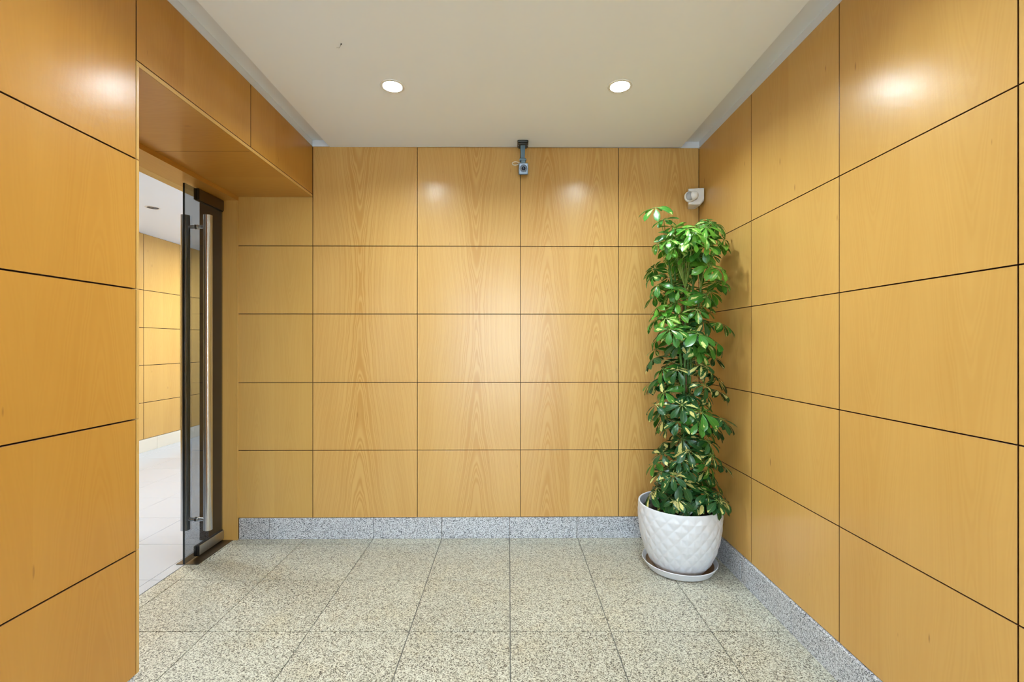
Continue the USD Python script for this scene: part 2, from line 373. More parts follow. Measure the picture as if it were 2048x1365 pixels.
fr_jamb = ((0, DOOR_Y0, 0), (-1, 0, 0), (0, 0, 1), (0, 1, 0))
for j in range(5):
    panel(wl, W_LEFT, fr_jamb, 1.150, 1.80, lrows[j], min(lrows[j + 1], 2.000), seed=84, gap=0.003, name='jamb_panel')
# lintel
obj('backing', bx(-1.79, XL - 0.0125, DOOR_Y0 - 0.012, yb(-1.5) - 0.002, 2.016, Z_TOP + 0.02), M_GROOVE, wl)
Y_END = yb(XL) - 0.002
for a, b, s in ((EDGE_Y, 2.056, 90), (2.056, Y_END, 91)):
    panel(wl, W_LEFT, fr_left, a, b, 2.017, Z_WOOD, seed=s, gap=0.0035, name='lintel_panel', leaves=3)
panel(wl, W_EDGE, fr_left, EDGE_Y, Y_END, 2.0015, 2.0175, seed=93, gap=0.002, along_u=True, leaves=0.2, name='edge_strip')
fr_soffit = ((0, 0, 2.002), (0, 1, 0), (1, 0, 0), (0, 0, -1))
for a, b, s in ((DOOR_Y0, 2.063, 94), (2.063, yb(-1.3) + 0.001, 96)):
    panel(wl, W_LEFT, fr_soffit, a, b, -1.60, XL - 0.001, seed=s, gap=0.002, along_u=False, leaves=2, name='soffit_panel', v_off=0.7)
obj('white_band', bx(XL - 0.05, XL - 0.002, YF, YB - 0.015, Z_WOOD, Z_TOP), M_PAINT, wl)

# door frame: head and post of the glass door
tr = thing('trim_1', 'beech door frame head and post around the glass door', 'door frame', kind='structure')
fr_head = ((0, 0, 1.978), (0, 1, 0), (1, 0, 0), (0, 0, -1))
def uvbox(name, b, mat, parent, seed, along='z'):
    m = bx(*b)
    m = trimesh.Trimesh(m.vertices, m.faces, process=False)
    v = m.vertices
    ax = {'z': 2, 'y': 1, 'x': 0}[along]
    other = v[:, [k for k in range(3) if k != ax]].sum(1)
    uv = np.stack([seed * 2 + np.clip((other - other.min()) / (np.ptp(other)), 0.01, 0.99), v[:, ax]], 1)
    return obj(name, m, mat, parent, False, uv)
uvbox('head', (-1.735, -1.579, DOOR_Y0, 2.70, 1.978, 2.03), W_LEFT, tr, 101, 'y')
uvbox('head_edge', (-1.79, -1.7355, DOOR_Y0, 2.70, 1.978, 2.03), W_EDGE, tr, 102, 'y')
obj('post_return', bx(-1.80, -1.6725, 2.6905, yb(-1.7), 0, 1.978), principled('post_shade', (0.13, 0.075, 0.038), 0.5), tr)  # part of the post behind the glass, its shade put into the dark colour
uvbox('post', (-1.672, -1.5835, 2.690, yb(-1.7) - 0.0, 0, 1.978), W_SIDE, tr, 103, 'z')
uvbox('post_edge', (-1.5830, -1.5790, 2.690, yb(-1.7) - 0.0, 0, 1.978), W_EDGE, tr, 104, 'z')

# ------------------------------------------------------------------ skirtings
bbk = thing('baseboard_back', 'grey speckled granite skirting along the back wall', 'skirting', kind='structure')
pieces = [-1.5785, -1.402, -0.796, -0.394, 0.003, 0.400, 0.800, XR - 0.011]
for a, b in zip(pieces[:-1], pieces[1:]):
    m, _, _ = slab((0, YB, 0), ub, (0, 0, 1), nb, a + 0.0012, b - 0.0012, 0, 0.1235, 0.012, 0.001)
    m = (m[0] - 0.0 * nb, m[1])
    obj('skirting_piece', m, M_SKIRT, bbk)
bbr = thing('baseboard_right', 'grey speckled granite skirting along the right wall', 'skirting', kind='structure')
ry = [YF, -1.38, -0.98, -0.58, -0.18, 0.22, 0.62, 1.02, 1.42, 1.82, 2.22, 2.62, yb(XR) - 0.001]
for a, b in zip(ry[:-1], ry[1:]):
    m, _, _ = slab((XR - 0.010, 0, 0), (0, 1, 0), (0, 0, 1), (-1, 0, 0), a + 0.001, b - 0.001, 0, 0.126, 0.022, 0.0015)
    obj('skirting_piece', m, M_SKIRT, bbr)
bbl = thing('baseboard_left', 'grey speckled granite skirting under the near left wall panels', 'skirting', kind='structure')
for a, b in zip([YF, -0.98, -0.58, -0.18, 0.22, 0.62, 1.02], [-0.98, -0.58, -0.18, 0.22, 0.62, 1.02, DOOR_Y0 - 0.013]):
    m, _, _ = slab((XL - 0.004, 0, 0), (0, 1, 0), (0, 0, 1), (1, 0, 0), a + 0.001, b - 0.001, 0, 0.122, 0.008, 0.001)
    obj('skirting_piece', m, M_SKIRT, bbl)

# ------------------------------------------------------------------ ceiling: slab with a dropped panel that holds the lamps
lamps = [(-0.521, 2.068), (0.496, 2.068), (-0.521, 1.20), (0.496, 1.20)]
ce = thing('ceiling', 'white ceiling with a slightly dropped panel between side recesses', 'ceiling', kind='structure')
obj('recess', bx(XL - 0.05, XR + 0.05, YF - 0.1, YB + 0.06, Z_TOP, Z_TOP + 0.10), M_RECESS_SHADE, ce)
DP = sbox(-1.0485, YF, 1.0085, 2.7065)
for x, y in lamps:
    DP = DP.difference(Point(x, y).buffer(0.046, 24))
m = trimesh.creation.extrude_polygon(DP, Z_TOP - Z_DROP)
m.apply_translation([0, 0, Z_DROP])
obj('dropped_panel', m, M_CEIL, ce)
m = tube([(-0.672, 1.80, Z_DROP - 0.0005), (-0.660, 1.80, Z_DROP - 0.001), (-0.650, 1.785, Z_DROP - 0.001), (-0.643, 1.773, Z_DROP - 0.003)], [0.0003, 0.0004, 0.0005, 0.0025], 6)
obj('dark_speck', m, M_RUBBER, ce)

# downlights
def downlight(x, y, z, label, group=None, lit=True, r=0.046):
    t = thing('downlight', label, 'light', group, loc=(x, y, z))
    ring = lathe([(r - 0.003, 0.0), (r - 0.003, -0.0030), (r + 0.001, -0.0042), (r + 0.008, -0.0030), (r + 0.0095, 0.0), (r - 0.003, 0.0)], 48)
    obj('ring', ring, M_RING, t, 40)
    obj('reflector', lathe([(r - 0.0032, -0.002), (r - 0.004, 0.012), (r - 0.0075, 0.018), (r - 0.0075, 0.039)], 40), M_REFLECTOR, t, 40)
    lens = trimesh.creation.cylinder(radius=r - 0.0085, height=0.006, sections=40)
    lens.apply_translation([0, 0, 0.0245])
    obj('lens', lens, M_LAMP if lit else M_OFF_LENS, t)
    return t
downlight(*lamps[0], Z_DROP, 'glaring round recessed downlight in the left half of the white ceiling panel')
downlight(*lamps[1], Z_DROP, 'glaring round recessed downlight in the right half of the white ceiling panel')
for (x, y), w in zip(lamps[2:], ('just before the viewer on the left', 'just before the viewer on the right')):
    downlight(x, y, Z_DROP, 'round recessed ceiling downlight ' + w)

# ------------------------------------------------------------------ wall behind the viewer with a glazed street door (daylight)
wf = thing('wall_front', 'beech panelled wall behind the viewer around the glazed street door', 'wall', kind='structure')
GX0, GX1, GZ1 = -0.75, 0.75, 2.12
obj('backing', join(bx(-1.80, GX0, YF - 0.15, YF - 0.0125, 0, Z_TOP + 0.02), bx(GX1, XR + 0.15, YF - 0.15, YF - 0.0125, 0, Z_TOP + 0.02), bx(GX0, GX1, YF - 0.15, YF - 0.0125, GZ1, Z_TOP + 0.02)), M_GROOVE, wf)
fr_front = ((0, YF, 0), (-1, 0, 0), (0, 0, 1), (0, 1, 0))
for a, b, s in ((-XR, -GX1, 110), (-GX0, -XL, 111)):
    for j in range(5):
        panel(wf, W_SIDE, fr_front, a, b, brows[j] if j else 0.0, brows[j + 1], seed=s, leaves=1)
panel(wf, W_SIDE, fr_front, -GX1, -GX0, GZ1, Z_WOOD, seed=112)
d2 = thing('door_2', 'glazed aluminium street door behind the viewer', 'door', kind='structure')
for x in (GX0 + 0.03, 0.0, GX1 - 0.03):
    obj('stile', bx(x - 0.03, x + 0.03, YF - 0.08, YF - 0.03, 0, GZ1), M_SATIN, d2)
for z in (0.05, GZ1 - 0.03):
    for a, b in ((GX0 + 0.06, -0.03), (0.03, GX1 - 0.06)):
        obj('rail', bx(a, b, YF - 0.08, YF - 0.03, z - 0.03 if z > 1 else 0.0, z + 0.03 if z > 1 else 0.10), M_SATIN, d2)
for a, b in ((GX0 + 0.06, -0.03), (0.03, GX1 - 0.06)):
    obj('pane', bx(a, b, YF - 0.058, YF - 0.052, 0.10, GZ1 - 0.06), M_CLEAR, d2)
tag(stage.GetPrimAtPath(obj('pavement', bx(-6, 6, -12, YF - 0.15, -0.10, -0.02), principled('pavement', (0.55, 0.54, 0.52), 0.8))), 'pale pavement outside the street door', 'pavement', kind='structure')

# ------------------------------------------------------------------ lobby beyond the door
wo = thing('wall_lobby', 'beech panelled far wall of the lobby seen through the doorway', 'wall', kind='structure')
obj('backing', bx(X_LOB - 0.15, X_LOB - 0.0125, -1.6, 8.1, 0, 2.42), M_GROOVE, wo)
fr_lob = ((X_LOB, 0, 0), (0, 1, 0), (0, 0, 1), (1, 0, 0))
lobc = [-1.6, 0.5, 1.05, 1.60, 2.15, 2.70, 3.25, 3.80, 4.34, 4.885, 5.43, 5.98, 6.53, 8.1]
for i in range(len(lobc) - 1):
    for j in range(5):
        panel(wo, W_SIDE, fr_lob, lobc[i], lobc[i + 1], [0.135, 0.522, 0.918, 1.317, 1.715][j], [0.522, 0.918, 1.317, 1.715, 2.312][j], seed=120 + i, gap=0.005)
bo = thing('baseboard_lobby', 'cream stone skirting along the lobby wall', 'skirting', kind='structure')
for i in range(16):
    a = -1.6 + 0.606 * i
    m, _, _ = slab((X_LOB + 0.006, 0, 0), (0, 1, 0), (0, 0, 1), (1, 0, 0), a + 0.001, a + 0.605, 0, 0.133, 0.018, 0.001)
    obj('skirting_piece', m, M_CREAM, bo)
ce2 = thing('ceiling', 'plain white ceiling of the lobby beyond the doorway', 'ceiling', kind='structure')
LP = [(-2.83, 2.96), (-2.70, 5.60)]  # unseen lamps, added to light the lobby and the floor by the door
OFF = (-3.05, 3.96)
LH = 0.13
C2 = sbox(X_LOB - 0.05, -1.6, -1.79, 8.1).difference(Point(*OFF).buffer(0.046, 20))
for x, y in LP:
    C2 = C2.difference(sbox(x - LH, y - LH, x + LH, y + LH))
m = trimesh.creation.extrude_polygon(C2, 0.10); m.apply_translation([0, 0, 2.312])
obj('plasterboard', m, M_CEIL, ce2)
downlight(OFF[0], OFF[1], 2.312, 'unlit recessed downlight in the lobby ceiling seen through the doorway', lit=False)
for (x, y), w in zip(LP, ('nearest the glass door', 'at the far end of the lobby')):
    t = thing('panel_light', 'unseen square lamp added in the lobby ceiling ' + w, 'light', loc=(x, y, 2.312))
    q = LH - 0.012
    obj('frame', join(bx(-LH, LH, -LH, -q, 0, 0.05), bx(-LH, LH, q, LH, 0, 0.05), bx(-LH, -q, -q, q, 0, 0.05), bx(q, LH, -q, q, 0, 0.05), bx(-LH, LH, -LH, LH, 0.05, 0.06)), M_RING, t)
    obj('diffuser', bx(-q, q, -q, q, 0.008, 0.018), M_ADDED_LAMP, t)
we = thing('wall_lobby_end', 'white painted end walls of the lobby', 'wall', kind='structure')
obj('far_wall', bx(X_LOB - 0.15, -1.65, 8.1, 8.2, 0, 2.42), M_PAINT, we)
obj('near_wall', bx(X_LOB - 0.15, -1.80, -1.75, -1.6, 0, 2.42), M_PAINT, we)
obj('side_wall', bx(-1.805, -1.70, 2.88, 8.1, 0, 2.42), M_PAINT, we)

# ------------------------------------------------------------------ glass door leaf with full height pull bars
GXP = -1.668
dr = thing('door_1', 'narrow smoked glass door leaf with tall steel pull bars beside the back wall', 'door', kind='structure')
Y0, Y1 = 2.372, 2.684
gp = obj('glass_pane', bx(GXP - 0.005, GXP + 0.005, Y0 + 0.0008, Y1, 0.012, 1.970), M_GLASS, dr)
obj('glass_edge', bx(GXP - 0.0051, GXP + 0.0051, Y0, Y0 + 0.0007, 0.012, 1.970), M_GLASS_EDGE, gp)
for z0, z1, mt in ((1.914, 1.974, M_DARK_METAL), (0.010, 0.062, M_SATIN)):
    p = obj('patch_fitting', join(moved(rounded(0.026, 0.212, z1 - z0, 0.003), GXP, 2.580, (z0 + z1) / 2)), mt, dr, 30)
    obj('gasket', join(bx(GXP - 0.0135, GXP + 0.0135, 2.466, 2.473, z0, z1), bx(GXP - 0.0085, GXP + 0.0085, 2.47, 2.684, (z0 - 0.004) if z0 > 1 else z1, z0 if z0 > 1 else z1 + 0.003)), M_RUBBER, p)
HY = 2.470
for sx in (1, -1):
    bar = trimesh.creation.cylinder(radius=0.0215, height=1.680, sections=32)
    bar.apply_translation([GXP + sx * 0.060, HY, 0.150 + 0.840])
    h = obj('pull_bar', bar, M_STEEL, dr, 30)
    for z in (1.768, 0.206):
        s = tube([(GXP + sx * 0.0052, HY, z), (GXP + sx * 0.044, HY, z)], 0.0095, 16)
        c = tube([(GXP + sx * 0.0052, HY, z), (GXP + sx * 0.0075, HY, z)], 0.0125, 16)
        obj('standoff', join(s, c), M_STEEL, h, 30)
obj('floor_plate', bx(-1.722, -1.606, 2.392, 2.688, 0.0003, 0.0030), M_DARK_METAL, dr)

# ------------------------------------------------------------------ dome camera on the ceiling, motion detector in the corner
M_BLUEGREY = principled('bluegrey_paint', (0.115, 0.20, 0.27), 0.4)
M_BLACK = principled('black_plastic', (0.02, 0.022, 0.02), 0.35)
M_SILVER = principled('silver_face', (0.30, 0.36, 0.46), 0.35, 0.3)
M_LENS = principled('lens_glass', (0.012, 0.018, 0.05), 0.05)
M_CABLE = principled('cream_cable', (0.78, 0.72, 0.60), 0.5)
M_PLASTIC = principled('white_plastic', (0.80, 0.79, 0.77), 0.35)
M_GREYWIN = principled('grey_window', (0.36, 0.36, 0.36), 0.3)
cx, cy = 0.079, 2.652
sc = thing('security_camera', 'small boxy security camera hanging from the ceiling on a blue-grey arm', 'camera', loc=(cx, cy, Z_DROP))
base = obj('mount_plate', join(moved(rounded(0.062, 0.085, 0.012, 0.005), 0, 0, -0.006), moved(rounded(0.050, 0.070, 0.010, 0.004), 0, 0, -0.014)), M_BLACK, sc, 30)
for sx in (-1, 1):
    s = trimesh.creation.icosphere(1, 0.0028); s.apply_translation([sx * 0.025, -0.012, -0.020])
    obj('screw', s, M_SILVER, base, True)
arm = trimesh.convex.convex_hull(np.array([(sx * w, y, z) for w, z, d in ((0.0135, -0.018, 0.013), (0.0105, -0.098, 0.010)) for sx in (-1, 1) for y in (-d, d)]))
obj('arm', arm, M_BLUEGREY, sc)
kn = obj('clamp', join(moved(rounded(0.035, 0.03, 0.012, 0.003), 0, 0, -0.098), moved(rounded(0.026, 0.026, 0.028, 0.003), 0.002, 0, -0.113)), M_BLUEGREY, sc, 30)
obj('clamp_screw', rot(moved(trimesh.creation.cylinder(0.004, 0.040, sections=12), 0, 0, 0), 90, (0, 1, 0)).apply_translation([0, -0.010, -0.100]), M_SILVER, kn, 30)
BP = (0.0035, 0.0, -0.126)
def tip(m):
    """Tilts the camera head down about the clamp."""
    if isinstance(m, tuple):
        m = trimesh.Trimesh(*m, process=False)
    return moved(rot(m, 20, (1, 0, 0), BP), 0, 0, 0.010)
bd = obj('body', tip(moved(rounded(0.054, 0.080, 0.062, 0.004), 0.0035, 0.004, -0.157)), M_BLUEGREY, sc, 30)
obj('face', tip(moved(rounded(0.049, 0.004, 0.057, 0.0018), 0.0035, -0.0375, -0.156)), M_SILVER, bd, 30)
for sx in (-1, 1):
    for sz in (-1, 1):
        obj('face_screw', tip(moved(trimesh.creation.icosphere(1, 0.0016), 0.0035 + sx * 0.020, -0.0395, -0.156 + sz * 0.025)), M_BLACK, bd, True)
def ring_y(pr, n=36):
    v, f = lathe(pr, n)
    v = np.stack([v[:, 0], -v[:, 2], v[:, 1]], 1)
    return v, f
def at(vf, x, y, z):
    return vf[0] + np.array([x, y, z]), vf[1]
ln = obj('lens_ring', tip(at(ring_y([(0.0205, 0.0), (0.0205, 0.008), (0.0190, 0.010), (0.0165, 0.010), (0.0155, 0.003)]), 0.0035, -0.039, -0.154)), M_LENS, sc, 40)
obj('inner_ring', tip(at(ring_y([(0.0158, 0.002), (0.0158, 0.007), (0.0115, 0.009), (0.0095, 0.005)]), 0.0035, -0.039, -0.154)), M_SILVER, ln, 40)
g = trimesh.creation.icosphere(2, 0.0105); g.apply_scale([1, 0.45, 1]); g.apply_translation([0.0035, -0.0435, -0.154])
obj('lens', tip(g), M_LENS, ln, True)
loop = [(-0.010, 0.0, -0.118), (-0.020, -0.004, -0.121), (-0.032, -0.008, -0.1285), (-0.046, -0.010, -0.1310), (-0.058, -0.008, -0.1265), (-0.060, -0.006, -0.1185),
        (-0.050, -0.004, -0.1110), (-0.036, -0.003, -0.1100), (-0.024, -0.002, -0.1135), (-0.012, 0.0, -0.1160)]
from scipy.interpolate import splprep, splev
tck, _ = splprep(np.array(loop).T, s=0)
obj('cable', tube(np.array(splev(np.linspace(0, 1, 40), tck)).T, 0.0028, 8), M_CABLE, sc, 60)

ms = thing('motion_sensor', 'white plastic motion sensor with a swivelling ball head in the wall corner', 'motion sensor', loc=(1.0575, 2.640, 1.983))
def px(points):
    return Polygon([(x * 0.00283, z * 0.00283) for x, z in points])
def front_extrude(poly, y0, y1, r=0.0):
    """Silhouette in x, z given depth from y0 (towards the viewer) to y1."""
    m = trimesh.creation.extrude_polygon(poly, y1 - y0)
    v = m.vertices.copy()
    m.vertices = np.stack([v[:, 0], y0 + (y1 - y0) - v[:, 2], v[:, 1]], 1)
    return m
def bevelled(poly, y0, y1, e=0.003, back=None):
    import manifold3d as m3
    pts = []
    for p, y in ((poly.buffer(-e), y0), (poly, y0 + e), (back or poly, y1)):
        pts += [(x, y, z) for x, z in p.exterior.coords[:-1]]
    return trimesh.convex.convex_hull(np.array(pts))
body_ = [(-13, 15.5), (8, 17), (19, 17.5), (19, -5), (11, -16.5), (-13, -16)]
obj('bracket', bevelled(px(body_), -0.010, 0.086, 0.004, px([(-1, 16), (19, 17), (19, -5), (12, -16), (-1, -16)])), M_PLASTIC, ms)
obj('wall_plate', bevelled(px([(7, 17.6), (20.2, 18), (20.2, -7), (12, -17), (7, -17)]), 0.000, 0.070, 0.003), M_PLASTIC, ms)
def ell(cx_, cz_, rx, ry, rz, y):
    m = trimesh.creation.icosphere(3, 1.0); m.apply_scale([rx, ry, rz]); m.apply_translation([cx_ * 0.00283, y, cz_ * 0.00283]); return m
hd = obj('head', ell(-10, -1, 0.0325, 0.022, 0.0325, -0.010), M_PLASTIC, ms, True)
obj('window', ell(-11.5, -1, 0.0240, 0.016, 0.0260, -0.0195), M_GREYWIN, hd, True)
obj('ball', ell(-4, 0, 0.0235, 0.0235, 0.0245, -0.0255), M_PLASTIC, ms, True)
obj('ball_socket', at(ring_y([(0.0240, 0.0), (0.0265, 0.003), (0.0255, 0.006)], 40), -4 * 0.00283, -0.014, 0.0), M_GREYWIN, ms, 40)

# ------------------------------------------------------------------ pot, saucer
PCX, PCY = 0.874, 2.375
M_POT = material('white_ceramic', {'g': ('geometry', {}), 'n': ('noise_texture', {'scale': 9.0, 'detail': 5.0, 'roughness': 0.7}),
                 'r': ('map_range', {'from_min': 0.66, 'from_max': 0.80, 'to_min': 0.0, 'to_max': 0.35, 'clamp': True}),
                 'm': ('mix_color', {'a': (0.70, 0.715, 0.76), 'b': (0.45, 0.45, 0.46)}), 'p': ('principled_bsdf', {'roughness': 0.42})},
                 [('g.position', 'n.vector'), ('n.fac', 'r.value'), ('r.result', 'm.fac'), ('m.result', 'p.base_color')], 'p.BSDF')
M_SAUCER = principled('white_saucer', (0.70, 0.71, 0.75), 0.35)
M_SILT = principled('dried_silt', (0.30, 0.19, 0.11), 0.9)
M_SOIL = principled('dark_soil', (0.035, 0.026, 0.02), 0.95)
sa = thing('saucer', 'round white plastic saucer with brown residue under the plant pot', 'saucer', loc=(PCX, PCY, 0))
obj('dish', lathe([(0.0, 0.0), (0.148, 0.0), (0.162, 0.004), (0.181, 0.036), (0.1845, 0.040), (0.1825, 0.0430), (0.1775, 0.040), (0.157, 0.010), (0.148, 0.007), (0.0, 0.006)], 72), M_SAUCER, sa, 40)
obj('residue', lathe([(0.100, 0.0068), (0.148, 0.0085), (0.1585, 0.0155), (0.1655, 0.0255)], 60), M_SILT, sa, 40)

pt = thing('plant_pot', 'large white pot with a quilted diamond relief in the right corner', 'pot', loc=(PCX, PCY, 0.007))
H = 0.320
def pot_r(z):
    t = np.clip(z / H, 0, 1)
    return np.interp(t, [0, 0.03, 0.12, 0.28, 0.5, 0.72, 0.9, 1.0], [0.120, 0.131, 0.151, 0.174, 0.193, 0.2020, 0.2035, 0.2025])
nz, na_ = 90, 240
zz = np.linspace(0, H, nz)
th = np.linspace(0, 2 * np.pi, na_, endpoint=False)
T, Z = np.meshgrid(th, zz, indexing='ij')
a = T / (2 * np.pi) * 20
b = Z / 0.070
tri = lambda x: 1 - 2 * np.abs(x - np.floor(x) - 0.5)          # 0 in the middle of a diamond... 1 on its edges
d1, d2_ = 1 - np.abs(2 * ((a + b) % 1) - 1), 1 - np.abs(2 * ((a - b) % 1) - 1)
relief = np.sin(np.minimum(d1, d2_) * np.pi / 2)
fade = np.clip((H - Z) / 0.035, 0, 1) * np.clip(Z / 0.03, 0, 1)
from scipy.ndimage import gaussian_filter1d
rs = gaussian_filter1d(pot_r(zz), 2.5, mode='nearest')
R = rs[None, :] + 0.0036 * relief * fade
outer = np.stack([R * np.cos(T), R * np.sin(T), Z], -1)
inner_prof = [(rs[-1] - 0.001, H + 0.0025), (rs[-1] - 0.005, H + 0.0032), (rs[-1] - 0.009, H + 0.001), (rs[-1] - 0.011, H - 0.010), (rs[-1] - 0.014, H - 0.075)]
inner = np.stack([np.stack([r * np.cos(th), r * np.sin(th), np.full_like(th, z)], -1) for r, z in inner_prof], 1)
botm = np.stack([np.stack([r * np.cos(th), r * np.sin(th), np.full_like(th, 0.0)], -1) for r in (0.002, 0.12)], 1)
G = np.concatenate([botm, outer, inner], 1)
k = G.shape[1]
idx = np.arange(na_ * k).reshape(na_, k)
A, B = idx, np.roll(idx, -1, 0)
faces = np.concatenate([np.stack([A[:, :-1], B[:, :-1], B[:, 1:]], -1).reshape(-1, 3), np.stack([A[:, :-1], B[:, 1:], A[:, 1:]], -1).reshape(-1, 3)])
obj('pot_body', (G.reshape(-1, 3), faces), M_POT, pt, 35)
so = lathe([(0.0, H - 0.030), (0.06, H - 0.034), (0.12, H - 0.036), (0.1885, H - 0.046)], 48)
sv = so[0].copy(); sv[:, 2] += 0.008 * meshkit.fbm(sv * 30)[:] if hasattr(meshkit, 'fbm') else 0
obj('soil', (sv, so[1]), M_SOIL, pt, True)

# ------------------------------------------------------------------ umbrella plant (schefflera)
def leaf_mat(name, green, green2, cream, amount, rough=0.30):
    N = {'uv': ('uvmap', {'attribute': 'st'}), 's': ('separate_xyz', {}), 'g': ('geometry', {}),
         'ab': ('math', {'math_type': 'absolute'}), 'n': ('noise_texture', {'scale': 85.0, 'detail': 3.0, 'roughness': 0.6}),
         'o': ('noise_texture', {'scale': 14.0, 'detail': 1.0}),
         'nn': ('math', {'math_type': 'multiply_add', 'value2': 1.1, 'value3': -0.55}), 'd': ('math', {'math_type': 'add'}),
         'w': ('map_range', {'from_min': 0.36, 'from_max': 0.64, 'to_min': -0.75, 'to_max': amount, 'clamp': True}),
         'df': ('math', {'math_type': 'subtract'}), 'k': ('map_range', {'from_min': -0.03, 'from_max': 0.05, 'to_min': 0.0, 'to_max': 1.0, 'clamp': True}),
         'mg': ('mix_color', {'a': green, 'b': green2}), 'mc': ('mix_color', {'b': cream}),
         'v': ('map_range', {'from_min': 0.0, 'from_max': 0.05, 'to_min': 0.35, 'to_max': 0.0, 'clamp': True}),
         'mv': ('mix_color', {'b': (0.42, 0.52, 0.16)}),
         'p': ('principled_bsdf', {'roughness': rough, 'specular_ior_level': 0.5}), 't': ('translucent_bsdf', {}), 'm': ('mix_closure', {'fac': 0.20})}
    L = [('uv.UV', 's.vector'), ('s.x', 'ab.value1'), ('g.position', 'n.vector'), ('g.position', 'o.vector'), ('n.fac', 'nn.value1'),
         ('ab.value', 'd.value1'), ('nn.value', 'd.value2'), ('o.fac', 'w.value'), ('w.result', 'df.value1'), ('d.value', 'df.value2'), ('df.value', 'k.value'),
         ('o.fac', 'mg.fac'), ('mg.result', 'mc.a'), ('k.result', 'mc.fac'), ('ab.value', 'v.value'), ('v.result', 'mv.fac'), ('mc.result', 'mv.a'),
         ('mv.result', 'p.base_color'), ('mv.result', 't.color'), ('p.BSDF', 'm.closure1'), ('t.BSDF', 'm.closure2')]
    return material(name, N, L, 'm.closure')
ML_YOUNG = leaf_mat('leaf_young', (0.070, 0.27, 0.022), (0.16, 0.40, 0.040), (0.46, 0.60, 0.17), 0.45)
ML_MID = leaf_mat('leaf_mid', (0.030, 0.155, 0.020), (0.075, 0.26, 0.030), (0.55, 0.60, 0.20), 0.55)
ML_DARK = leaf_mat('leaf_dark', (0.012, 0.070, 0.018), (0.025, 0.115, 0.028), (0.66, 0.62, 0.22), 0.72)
M_STEM = principled('green_stem', (0.07, 0.20, 0.03), 0.45)
M_PETIOLE = principled('petiole', (0.20, 0.30, 0.06), 0.5)
M_STAKE = principled('brown_stake', (0.16, 0.095, 0.055), 0.8)

def leaflet(L, W, fold, droop, nu=6):
    """Obovate leaflet from the origin along +x, face up +z. Returns verts, faces, uv (across -1..1, along 0..1)."""
    t = np.linspace(0, 1, nu + 1)
    width = W * np.interp(t, [0, 0.08, 0.22, 0.45, 0.65, 0.82, 0.93, 1.0], [0.05, 0.10, 0.42, 0.86, 1.0, 0.86, 0.52, 0.06]) / 2
    # arc that bends downwards
    ang = -droop * t ** 1.1
    ds = L / nu
    x = np.concatenate([[0], np.cumsum(np.cos((ang[:-1] + ang[1:]) / 2) * ds)])
    z = np.concatenate([[0], np.cumsum(np.sin((ang[:-1] + ang[1:]) / 2) * ds)])
    v, uv = [], []
    for i in range(nu + 1):
        for s in (-1, 0, 1):
            v.append((x[i] - math.sin(ang[i]) * fold * abs(s) * width[i], s * width[i], z[i] + math.cos(ang[i]) * fold * abs(s) * width[i]))
            uv.append((s, t[i]))
    f = []
    for i in range(nu):
        for s in range(2):
            a = i * 3 + s
            f += [[a, a + 3, a + 4], [a, a + 4, a + 1]]
    return np.array(v), np.array(f), np.array(uv)

def frame_from(direction, up):
    d = np.asarray(direction, float); d /= np.linalg.norm(d)
    y = np.cross(up, d); y /= np.linalg.norm(y) + 1e-9
    return np.stack([d, y, np.cross(d, y)], 1)

pr = np.random.RandomState(11)
SX, SY = 0.893, 2.345
pl = thing('umbrella_plant', 'tall variegated umbrella plant growing up a stake in the white pot', 'plant', loc=(SX, SY, 0.300))
stems = []
for k_ in range(5):
    a0 = k_ * 1.26 + 0.4
    zs = np.linspace(-0.01, [1.34, 1.25, 1.38, 1.12, 1.31][k_], 14)
    r_ = 0.018 + 0.006 * math.sin(k_ * 2.1)
    P = np.stack([r_ * np.cos(a0 + zs * 0.5) + 0.010 * np.sin(zs * 4 + k_) + np.clip(zs - 0.8, 0, 1) * 0.16 * math.cos(a0), r_ * np.sin(a0 + zs * 0.5) + 0.010 * np.cos(zs * 3.3 + k_) + np.clip(zs - 0.8, 0, 1) * 0.13 * math.sin(a0), zs], 1)
    stems.append(P)
    obj('stem', tube(P, np.linspace(0.0085, 0.0048, 14), 8), M_STEM, pl, 50)
obj('stake', tube([(0.004, 0.012, 0.0), (0.0, 0.010, 1.24)], 0.010, 10), M_STAKE, pl, 50)

WALL_X = XR - SX - 0.012
WALL_Y = YB - SY - 0.02
leaves = []
N_LEAVES = 178
for i in range(N_LEAVES):
    q = max(0.0, (i - 13.5) / (N_LEAVES - 14))
    st = stems[i % 5]
    ztop = st[-1, 2]
    zz_ = 0.02 + (ztop - 0.02) * (q ** 0.95)
    o = np.array([np.interp(zz_, st[:, 2], st[:, c]) for c in range(3)])
    top = np.clip((zz_ - 0.85) / 0.4, 0, 1)
    for attempt in range(12):                          # leaves grow where the two walls leave room
        az = i * 2.39996 + pr.uniform(-0.4, 0.4) + attempt * 0.7
        if i < 14:                                     # the lowest leaves spread over the rim towards the light
            az = -3.3 + 3.2 * i / 13 + pr.uniform(-0.2, 0.2)
        plen = pr.uniform(0.095, 0.180) * (1.0 + 0.18 * top)
        elev = pr.uniform(0.05, 0.55) + 0.45 * top * pr.rand()
        if zz_ > ztop - 0.04:
            elev = pr.uniform(0.6, 1.25)
        if zz_ < 0.10:
            elev = pr.uniform(0.0, 0.35)
        dirn = np.array([math.cos(az) * math.cos(elev), math.sin(az) * math.cos(elev), math.sin(elev)])
        hub = o + dirn * plen
        if hub[0] < WALL_X - 0.035 and hub[1] < WALL_Y - 0.06:
            break
    if i < 14:
        hub = hub + np.array([0, 0, 0.045])
    L0 = pr.uniform(0.060, 0.090)
    leaves.append((hub, o, dirn, L0, zz_))

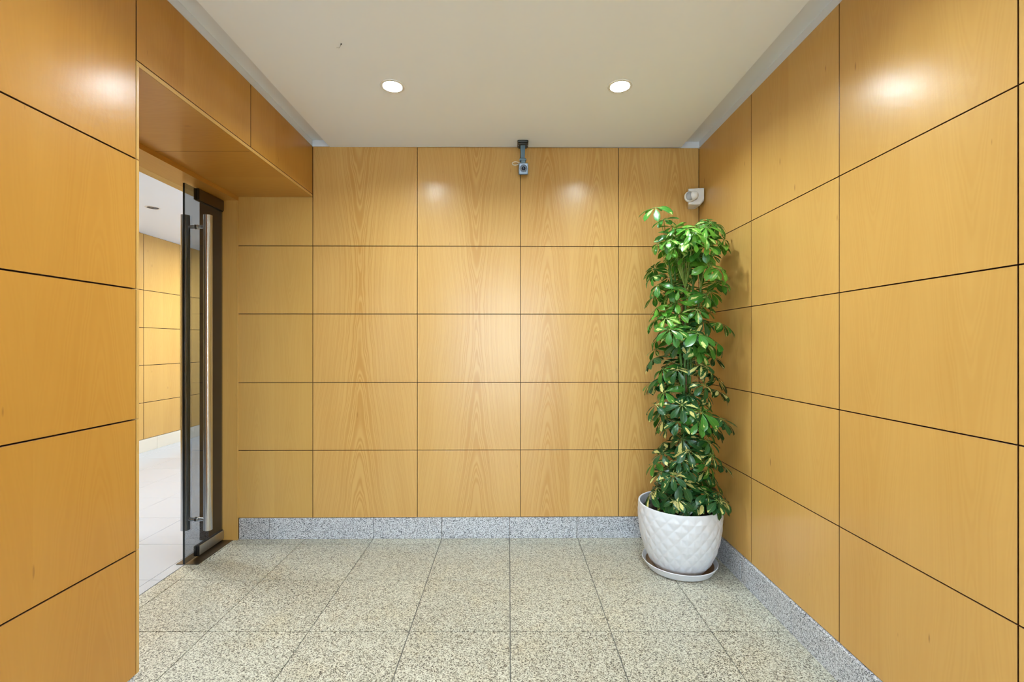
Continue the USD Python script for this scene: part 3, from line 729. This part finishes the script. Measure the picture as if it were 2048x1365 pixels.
for i in range(40):                                     # the crown
    u_ = pr.normal(size=3); u_ /= np.linalg.norm(u_)
    hub = np.array([0.010, -0.085, 1.345]) + u_ * np.array([0.205, 0.150, 0.105]) * pr.uniform(0.6, 1.0)
    if hub[0] > WALL_X - 0.03:
        hub[0] = WALL_X - pr.uniform(0.03, 0.08)
    st = min(stems, key=lambda P: np.linalg.norm(P[-1, :2] - hub[:2]))
    j_ = max(7, int(np.searchsorted(st[:, 2], hub[2] - 0.10)) - 1)
    o = st[min(j_, 13)]
    leaves.append((hub, o, (hub - o) / np.linalg.norm(hub - o), pr.uniform(0.050, 0.074), hub[2]))

def build_leaf(hub, o, dirn, L0, z_, separate):
    mid = (o + hub) / 2 + np.array([0, 0, 0.012])
    pet = tube([o, (o * 0.6 + hub * 0.4) + (0, 0, 0.008), hub], [0.0019, 0.0016, 0.0014], 5)
    h = np.array([dirn[0], dirn[1], 0.0]); h /= np.linalg.norm(h) + 1e-9
    # rosette's axis: mostly up, leaning outwards
    lean = pr.uniform(0.35, 1.25)
    n = np.array([h[0] * lean, h[1] * lean, 1.0]); n /= np.linalg.norm(n)
    cnt = pr.choice([6, 7, 7, 8, 8])
    ph = pr.uniform(0, 6.28)
    e1 = np.cross(n, [0.3, 0.9, 0.1]); e1 /= np.linalg.norm(e1); e2 = np.cross(n, e1)
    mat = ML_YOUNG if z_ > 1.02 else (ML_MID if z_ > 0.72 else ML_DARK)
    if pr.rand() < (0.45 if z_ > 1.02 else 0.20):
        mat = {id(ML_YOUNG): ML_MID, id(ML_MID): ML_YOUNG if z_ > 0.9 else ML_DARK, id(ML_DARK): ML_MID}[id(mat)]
    parts, base_droop = [], pr.uniform(0.25, 0.80)
    for j in range(cnt):
        t = ph + j / cnt * 6.283 + pr.uniform(-0.12, 0.12)
        d = e1 * math.cos(t) + e2 * math.sin(t)
        d = d - n * pr.uniform(0.05, 0.45)
        L = L0 * pr.uniform(0.82, 1.1)
        v, f, uv = leaflet(L, L * pr.uniform(0.38, 0.46), pr.uniform(0.10, 0.32), base_droop * pr.uniform(0.7, 1.3))
        Rm = frame_from(d, n)
        tw = pr.uniform(-0.25, 0.25)
        c, s = math.cos(tw), math.sin(tw)
        v = v @ np.array([[1, 0, 0], [0, c, s], [0, -s, c]])
        stalk = 0.010
        v = (v + np.array([stalk, 0, 0])) @ Rm.T + hub
        v[:, 0] = np.where(v[:, 0] > WALL_X, WALL_X - (v[:, 0] - WALL_X) * 0.15, v[:, 0])
        v[:, 1] = np.where(v[:, 1] > WALL_Y, WALL_Y - (v[:, 1] - WALL_Y) * 0.15, v[:, 1])
        ds = d / np.linalg.norm(d)
        stem_ = tube([hub, hub + ds * (stalk + 0.006)], [0.0011, 0.0009], 4, False)
        parts.append((v, f, uv, stem_))
    stalks = join(pet, *[p_[3] for p_ in parts])
    if separate:
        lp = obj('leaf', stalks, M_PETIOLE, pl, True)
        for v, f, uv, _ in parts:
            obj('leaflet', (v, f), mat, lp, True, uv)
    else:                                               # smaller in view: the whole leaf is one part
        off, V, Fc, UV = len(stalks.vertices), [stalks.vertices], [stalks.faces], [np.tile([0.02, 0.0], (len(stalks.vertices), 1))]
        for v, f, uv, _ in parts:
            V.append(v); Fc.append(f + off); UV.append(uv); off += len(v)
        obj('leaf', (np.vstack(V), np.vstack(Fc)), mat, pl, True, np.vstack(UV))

# the leaves nearest the viewer and largest in view carry their leaflets one by one
front = sorted(range(len(leaves)), key=lambda i: leaves[i][0][1] - 0.25 * abs(leaves[i][0][0]))[:40]
front = set(front)
for i, lf in enumerate(leaves):
    build_leaf(*lf, separate=i in front)
